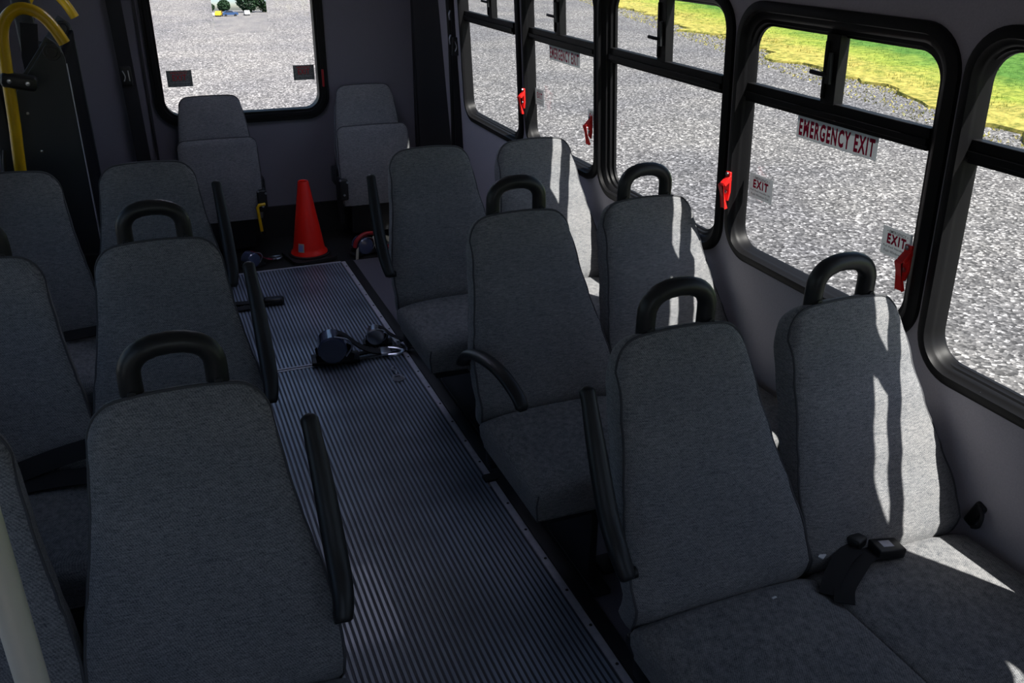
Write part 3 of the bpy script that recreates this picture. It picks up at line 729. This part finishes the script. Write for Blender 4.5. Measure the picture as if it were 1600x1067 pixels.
# folded single seats on the rear wall
def flip_seat(loc, label, lever):
    e = empty('folding_seat', loc, label, 'folding seat', 'folding seats at the rear wall')
    hw = [(0, .20), (.2, .205), (.36, .190), (.46, .178), (.52, .165)]; fy = [(0, .02), (.25, .045), (.52, .09)]
    backrest(e, hw, fy, zb=.345, top=.52, thick=.07, r=.05, dome=.006)
    # cushion folded up against the backrest
    hw = [(0, .200), (.1, .212), (.3, .216), (.47, .212)]; fy = [(0, -.10), (.2, -.100), (.47, -.075)]
    backrest(e, hw, fy, zb=.195, top=.465, thick=.09, r=.04, dome=.004, name='folded_cushion')
    f = MB(); f.box((0, .10, .30), (.40, .05, .30), bev=.006); f.box((0, .07, .17), (.36, .10, .04), bev=.005)
    f.build('seat_frame', 'black_metal', e)
    for s_ in (-1, 1):
        h = MB(); xx = s_*.205
        h.box((xx, -.06, .30), (.055, .11, .13), bev=.012); h.box((xx+s_*.02, .02, .36), (.03, .10, .10), bev=.01); h.box((xx, .02, .18), (.03, .06, .24), bev=.005)
        hb = h.build('hinge_bracket', 'black_metal', e)
        for (dx, dz) in ((-.02, .06), (.022, .045), (.0, -.03)):
            MB().lathe([(0, .006), (.006, .005), (.007, 0)], 10, M4=Matrix.Translation((xx+dx, -.116, .30+dz)) @ Matrix.Rotation(PI/2, 4, 'X')).build('bolt', 'steel', hb)
    MB().box((0, .03, .09), (.30, .12, .18), bev=.006).build('leg', 'black_metal', e)
    if lever:
        l = MB().tube([(.215, -.125, .285), (.180, -.135, .285), (.170, -.137, .272), (.180, -.137, .13)], .009, 10).build('release_lever', 'yellow_paint', e); l['label'] = 'yellow release lever'
    return e
flip_seat((.350, 5.235, .03), 'dark grey folding seat under the rear window, left of the orange cone', True)
flip_seat((1.235, 5.235, .05), 'dark grey folding seat in the rear right corner, right of the orange cone', False)

# ================================================================= LOOSE THINGS
def cone(loc):
    e = empty('traffic_cone', loc, 'orange-red traffic cone on a black base at the end of the aisle', 'traffic cone')
    b = MB(); b.plate(rrect(-.135, .135, -.135, .135, .045, 6), [], lambda a, b_, d: (a, b_, d), 0.006, .026); b.lathe([(.118, .026), (.122, .034), (.108, .036)], 40); b.build('cone_base', 'black_rubber', e, bev=.004)
    prof = [(.106, .034), (.104, .044), (.094, .054), (.089, .075), (.030, .452), (.027, .458), (.022, .455), (.024, .44), (.08, .075)]
    MB().lathe(prof, 48).build('cone_body', 'cone_orange', e, smooth=45)
    s = MB(); pts = []
    for j in range(2):
        for k in range(5):
            z = .060+.050*j; r = .0915-(z-.075)*.157+.0015; a = math.radians(-152+k*6); pts.append((r*math.cos(a), r*math.sin(a), z))
    s.add(pts, [[k, k+1, k+6, k+5] for k in range(4)]); s.build('label_patch', 'tag_cream', e)
    s = MB(); pts = []
    for j in range(2):
        for k in range(4):
            z = .066+.036*j; r = .0915-(z-.075)*.157+.0022; a = math.radians(-149+k*5.5); pts.append((r*math.cos(a), r*math.sin(a), z))
    s.add(pts, [[k, k+1, k+5, k+4] for k in range(3)]); s.build('label_print', 'tag_violet', e)
    return e
c = cone((.775, 4.995, .004)); c.rotation_euler.z = .2

def retractor(loc, rz, label, strap_m='webbing', shell='blue_sheen_shell', extra=None, scale=1.0):
    e = empty('wheelchair_retractor', loc, label, 'tie-down retractor', 'wheelchair tie-down retractors on the floor'); e.rotation_euler.z = rz; e.scale = (scale,)*3
    b = MB(); b.box((0, 0, .012), (.14, .062, .012), bev=.003)
    for s_ in (-1, 1): b.plate([(-.055, .012), (.05, .012), (.055, .035), (.02, .055), (-.035, .055), (-.058, .035)], [], lambda a, c_, d: (a, s_*.028+d, c_), -.002, .002)
    b.build('bracket', 'black_metal', e, bev=.001)
    prof = [(0, -.036), (.038, -.036), (.043, -.030), (.043, .030), (.038, .036), (0, .036)]
    MB().lathe(prof, 26, M4=Matrix.Translation((-.008, 0, .052)) @ Matrix.Rotation(PI/2, 4, 'X')).build('cover', shell, e, smooth=30)
    MB().lathe([(0, -.03), (.010, -.03), (.012, -.026), (.012, -.028)], 14, M4=Matrix.Translation((-.008, 0, .052)) @ Matrix.Rotation(PI/2, 4, 'X')).build('spindle', 'steel', e)
    MB().tube(arc([(.03, -.03, .03), (.048, -.032, .06), (.035, -.032, .085), (.0, -.032, .096)], 5), .0025, 8).build('wire_loop', 'steel', e)
    MB().strap(arc([(.01, 0, .094), (.035, 0, .080), (.07, .004, .045), (.11, .01, .02), (.16, .015, .010)], 5), .036, .004, (0, 1, 0)).build('strap', strap_m, e)
    h = MB(); h.tube(arc([(.155, -.015, .012), (.185, -.018, .014), (.20, .0, .014), (.185, .02, .014), (.16, .03, .014)], 5), .005, 8); h.box((.15, .012, .013), (.03, .046, .010), bev=.002)
    h.build('hook', 'steel', e)
    return e
retractor((.625, 3.565, .008), math.radians(-8), 'black tie-down retractor, blue sheen put into its cover colour, in the middle of the aisle seam', scale=1.5)
a = retractor((.845, 3.68, .008), math.radians(-14), 'small steel tie-down retractor by the right end of the aisle seam', shell='steel', scale=.95)
t = MB().strap(arc([(.02, 3.49, .03), (.0, 3.45, .014), (-.005, 3.40, .011), (0, 3.35, .010)], 4), .001, .001, (1, 0, 0))
e = empty('steel_tag', (.84, 3.31, .010), 'small rounded steel tag lying on the aisle floor by the strip', 'tag')
MB().plate([(.03*math.cos(k/16*2*PI)*(.8 if math.sin(k/16*2*PI) > 0 else 1), .036*math.sin(k/16*2*PI)) for k in range(16)], [rrect(-.014, .014, .006, .016, .004, 3)], lambda a, b_, d: (a, b_, d), 0, .003).build('tag_plate', 'steel', e)
MB().tube(arc([(0, .03, .004), (.005, .05, .010), (-.01, .075, .010), (.005, .10, .008)], 5), .004, 8).build('chain_link', 'steel', e)
retractor((.44, 4.93, .006), .5, 'tie-down retractor with maroon strap on the floor left of the orange cone', strap_m='maroon_strap')
b = retractor((1.085, 4.93, .004), .35, 'tie-down retractor with red handle on the floor right of the orange cone', strap_m='maroon_strap', scale=1.2)
l = MB().tube(arc([(-.065, -.02, .055), (-.05, -.02, .09), (0, -.02, .112), (.05, -.02, .105)], 6), .010, 10).build('pull_handle', 'red_dark', b); l['label'] = 'dark red pull handle'
l = MB().plate([(.045, .03), (.065, .035), (.055, .10), (.032, .095)], [], lambda a, c_, d: (a, -.035+d, c_), 0, .002).build('paper_tag', 'tag_cream', b)
l = MB().plate([(-.075, .0), (-.06, .0), (-.055, .06), (-.068, .05)], [], lambda a, c_, d: (a, -.04+d, c_), 0, .002).build('paper_tag', 'tag_cream', b)
l = MB().box((.13, -.03, .02), (.05, .022, .022), bev=.008).build('release_knob', 'red_dark', b)
# loose belt end on the aisle floor at left
e = empty('floor_belt', (.27, 4.33, .009), 'black belt end lying on the ribbed panel beside the left seats', 'belt')
MB().strap(arc([(-.12, .06, .012), (0, .05, .012), (.10, .03, .014), (.17, .02, .02)], 6), .045, .005, (0, 1, 0)).build('webbing', 'webbing', e)
MB().strap(arc([(-.12, -.02, .012), (0, -.03, .012), (.10, -.02, .014), (.17, .0, .02)], 6), .05, .005, (0, 1, 0)).build('webbing', 'webbing', e)
MB().box((.20, .0, .022), (.10, .055, .034), rot=Matrix.Rotation(-.15, 3, 'Z'), bev=.012).build('buckle', 'black_plastic', e)
# belt across the aisle to the right strip
e = empty('tie_down_strap', (.93, 3.53, .01), 'black tie-down strap running from the seam retractors over the aluminium strip', 'strap')
MB().strap(arc([(-.30, .03, .016), (-.18, .04, .018), (-.06, .05, .020), (.03, .02, .026), (.08, -.03, .02)], 6), .03, .006, (0, 1, 0)).build('webbing', 'webbing', e)
MB().box((.02, .03, .026), (.035, .045, .03), rot=Matrix.Rotation(.5, 3, 'Z'), bev=.006).build('ratchet', 'steel', e)

# seat belt on the nearest window cushion
e = empty('seat_belt', (1.265, 1.175, .472), 'black seat belt with a square buckle lying on the nearest window seat', 'seat belt')
MB().strap(arc([(-.045, -.05, -.01), (-.01, -.02, .010), (.05, .015, .030), (.10, .03, .040)], 7), .050, .004, (-.5, .8, 0)).build('webbing', 'webbing', e)
MB().strap(arc([(-.03, -.09, -.01), (.0, -.055, .004), (.06, -.02, .014), (.12, .01, .020), (.17, .012, .018)], 7), .050, .004, (-.5, .8, 0)).build('webbing', 'webbing', e)
q = MB().box((.115, .045, .045), (.045, .040, .030), rot=Matrix.Rotation(.35, 3, 'Z'), bev=.006).build('belt_tongue', 'black_plastic', e)
q = MB().box((.192, .012, .022), (.085, .056, .030), rot=Matrix.Rotation(-.12, 3, 'Z') @ Matrix.Rotation(.12, 3, 'Y'), bev=.005).build('buckle', 'black_plastic', e)
MB().box((.190, .014, .0375), (.034, .026, .002), rot=Matrix.Rotation(-.12, 3, 'Z') @ Matrix.Rotation(.12, 3, 'Y'), bev=.0005).build('press_button', 'aluminium', q)
MB().box((.005, .045, .028), (.022, .014, .003), rot=Matrix.Rotation(.5, 3, 'Z')).build('care_tag', 'lint_white', e)
e.scale = (.86, .86, .86)
# belt anchor on the wall beside it
e = empty('belt_anchor', (1.735, 1.21, .49), 'black belt anchor bracket on the wall beside the nearest window seat', 'belt anchor')
MB().box((0, 0, .0), (.02, .030, .075), rot=Matrix.Rotation(.35, 3, 'X'), bev=.008).build('plate', 'black_plastic', e)
MB().tube(arc([(-.012, -.008, -.03), (-.022, -.03, -.01), (-.018, -.03, .02), (-.010, -.01, .03)], 6), .005, 8).build('loop', 'black_metal', e)
# belt on the middle left window seat
e = empty('seat_belt', (-.42, 2.20, .48), 'black seat belt heaped at the back of the middle left window seat', 'seat belt')
MB().strap(arc([(-.19, -.02, .008), (-.05, -.015, .010), (.08, -.02, .012), (.19, -.03, .008)], 7), .05, .004, (0, .9, .4)).build('webbing', 'webbing', e)
MB().strap(arc([(-.15, -.015, .012), (-.03, .0, .035), (.08, .015, .055), (.19, .01, .075)], 7), .05, .004, (0, .6, .8)).build('webbing', 'webbing', e)
MB().box((-.11, -.015, .028), (.07, .045, .02), rot=Matrix.Rotation(.15, 3, 'Z'), bev=.005).build('buckle', 'black_plastic', e)
MB().box((-.04, -.04, .018), (.03, .004, .004)).build('latch_plate', 'steel', e)
# belt between the far left seats
e = empty('seat_belt', (-.27, 3.14, .48), 'black seat belt buckle showing between the two farthest left seats', 'seat belt')
MB().strap(arc([(-.10, -.02, .01), (-.03, -.015, .012), (.05, -.02, .02)], 7), .045, .004, (0, .9, .4)).build('webbing', 'webbing', e)
MB().box((.03, -.03, .03), (.03, .045, .05), bev=.008).build('buckle', 'black_plastic', e)
# lint specks
for (x, y, z, rz, lab) in ((-.44, 2.10, .474, .3, 'tiny white lint speck on the middle left window cushion'), (1.10, 1.16, .474, .1, 'tiny white lint speck on the nearest right aisle cushion')):
    o = MB().box((0, 0, .0), (.012, .005, .003), bev=.001).build('lint_speck', 'lint_white'); o.location = (x, y, z); o.rotation_euler.z = rz; tag(o, lab, 'lint')

# shoulder belts hanging on the rear wall
def hanging_belt(x, y, z0, z1, label, buckle_z, lean=0.0, w_=.05):
    e = empty('shoulder_belt', (x, y, z0), label, 'seat belt', 'shoulder belts hanging at the rear')
    n = 12; MB().strap([(lean*(k/n), .004*math.sin(k*1.3), (z1-z0)*k/n) for k in range(n+1)], w_, .006, (1, 0, 0)).build('webbing', 'webbing', e)
    q = MB().box((lean*.6, -.012, buckle_z-z0), (.056, .024, .10), bev=.006).build('buckle', 'black_plastic', e)
    MB().tube(arc([(lean*.6-.014, -.028, buckle_z-z0-.025), (lean*.6-.006, -.030, buckle_z-z0), (lean*.6-.016, -.028, buckle_z-z0+.03)], 5), .0028, 8).build('latch_edge', 'steel', q)
    MB().tube([(lean*.6+.014, -.027, buckle_z-z0-.025), (lean*.6+.012, -.027, buckle_z-z0+.03)], .0028, 8).build('latch_edge', 'steel', q)
    return e
hanging_belt(-.035, 5.40, .30, 1.95, 'black shoulder belt with bright buckle hanging left of the rear window', 1.02, -.04, .075)
hanging_belt(1.715, 4.98, .35, 1.9, 'black shoulder belt hanging in the corner before the first side window', 1.16, -.03)
e = empty('retractor_cover', (1.70, 5.03, 0.25), 'tall glossy black belt cover standing in the rear right corner', 'belt cover')
MB().tube([(0.01, 0, 0), (.012, .0, .5), (.0, .0, .95), (-.02, 0, 1.25), (-.04, .0, 1.7)], [.035, .032, .030, .026, .024], 14, flat=1.1).build('cover', 'frame_black', e, smooth=60)
for zz in (.92, 1.05): MB().tube(arc([(-.03, -.03, zz), (-.035, -.038, zz+.03), (-.028, -.036, zz+.05)], 5), .005, 8).build('belt_clip', 'steel', e)

# stanchion near the camera
e = empty('grab_pole', (-.212, .875, 0), 'pale steel grab pole cutting the lower left corner of the picture', 'grab pole')
MB().tube([(0, 0, .01), (0, 0, ZC-.005)], .0165, 28).build('pole', 'satin_steel', e, smooth=60)
MB().lathe([(0, 0), (.045, 0), (.045, .006), (.022, .012), (.018, .03)], 28).build('floor_flange', 'satin_steel', e)

# wheelchair lift folded at the left door
def lift():
    e = empty('wheelchair_lift', (-.36, 3.95, 0), 'black wheelchair lift with yellow handrails folded up at the left side door', 'wheelchair lift')
    def fp(y0, y1):
        return lambda a, b_, d: (a+.36, y0-3.95+d, b_)
    prof = [(-.245, .30), (-.252, 1.30), (-.262, 1.345), (-.305, 1.382), (-.335, 1.34), (-.455, 1.19), (-.462, 1.16), (-.50, .60), (-.50, .30)]
    for y0 in (3.95, 4.86):
        s = MB().plate(prof, [], fp(y0, 0), 0, .022); s.plate([(p[0]*.97-.010, p[1]*.985) for p in prof], [], fp(y0, 0), -.004, 0)
        o = s.build('side_plate', 'plate_metal', e, bev=.002)
        MB().lathe([(0, .016), (.018, .016), (.020, .008), (.030, .008), (.032, 0)], 20, M4=Matrix.Translation((.36-.292, y0-3.95-.004, 1.325)) @ Matrix.Rotation(PI/2, 4, 'X')).build('pivot_boss', 'black_plastic', o)
        for (x, z) in ((-.40, .95), (-.42, 1.10), (-.44, .82)):
            MB().lathe([(0, .004), (.005, .003), (.006, 0)], 10, M4=Matrix.Translation((.36+x, y0-3.95-.004, z)) @ Matrix.Rotation(PI/2, 4, 'X')).build('bolt', 'steel', o)
    MB().box((.36-.263, .46, .80), (.02, .90, 1.0), rot=Matrix.Rotation(-.004, 3, 'Y'), bev=.003).build('platform', 'matt_black', e)
    MB().box((.36-.262, .46, 1.30), (.02, .90, .03), bev=.006).build('platform_lip', 'matt_black', e)
    MB().box((.36-.32, .46, .26), (.28, .94, .50), bev=.01).build('lift_base', 'black_metal', e)
    MB().tube([(.36-.252, -.004, .50), (.36-.249, -.004, 1.28)], .0022, 6).build('edge_trim', 'aluminium', e)
    for y0, dx in ((3.85, 0), (4.93, .0)):
        yy = y0-3.95
        pts = [(-.505, .50), (-.478, .90), (-.462, 1.08), (-.448, 1.28), (-.437, 1.40), (-.415, 1.455), (-.375, 1.487), (-.335, 1.488), (-.295, 1.465), (-.262, 1.42), (-.236, 1.365)]
        if y0 > 4: pts = [(p[0]-.0, p[1]+.0) for p in pts]
        h = MB().tube(arc([(.36+p[0]+dx, yy, p[1]) for p in pts], 5), .0215, 18).build('handrail', 'yellow_paint', e, smooth=60); h['label'] = 'yellow hooked handrail'
        MB().box((.36-.415, yy, 1.235), (.12, .055, .055), rot=Matrix.Rotation(.22, 3, 'Y'), bev=.014).build('rail_clamp', 'black_plastic', h)
        for q in (-.03, .03): MB().lathe([(0, .006), (.007, .005), (.009, 0)], 12, M4=Matrix.Translation((.36-.415+q, yy-.028, 1.235-q*.2)) @ Matrix.Rotation(PI/2, 4, 'X')).build('bolt', 'steel', h)
    MB().strap([(.36-.36, .10, 1.42), (.36-.375, .06, 1.30), (.36-.37, .02, 1.15)], .06, .01, (1, 0, 0)).build('hold_down_strap', 'webbing', e)
    MB().box((.36-.405, .45, 1.30), (.07, .06, .55), bev=.01).build('lift_arm', 'black_metal', e)
    MB().box((.36-.53, .08, .90), (.06, .08, .9), bev=.01).build('lift_tower', 'black_metal', e)
    MB().tube(arc([(-.16, -.08, .98), (-.17, -.10, .90), (-.15, -.10, .82)], 6), .006, 8).build('hydraulic_hose', 'black_rubber', e)
    return e
lift()
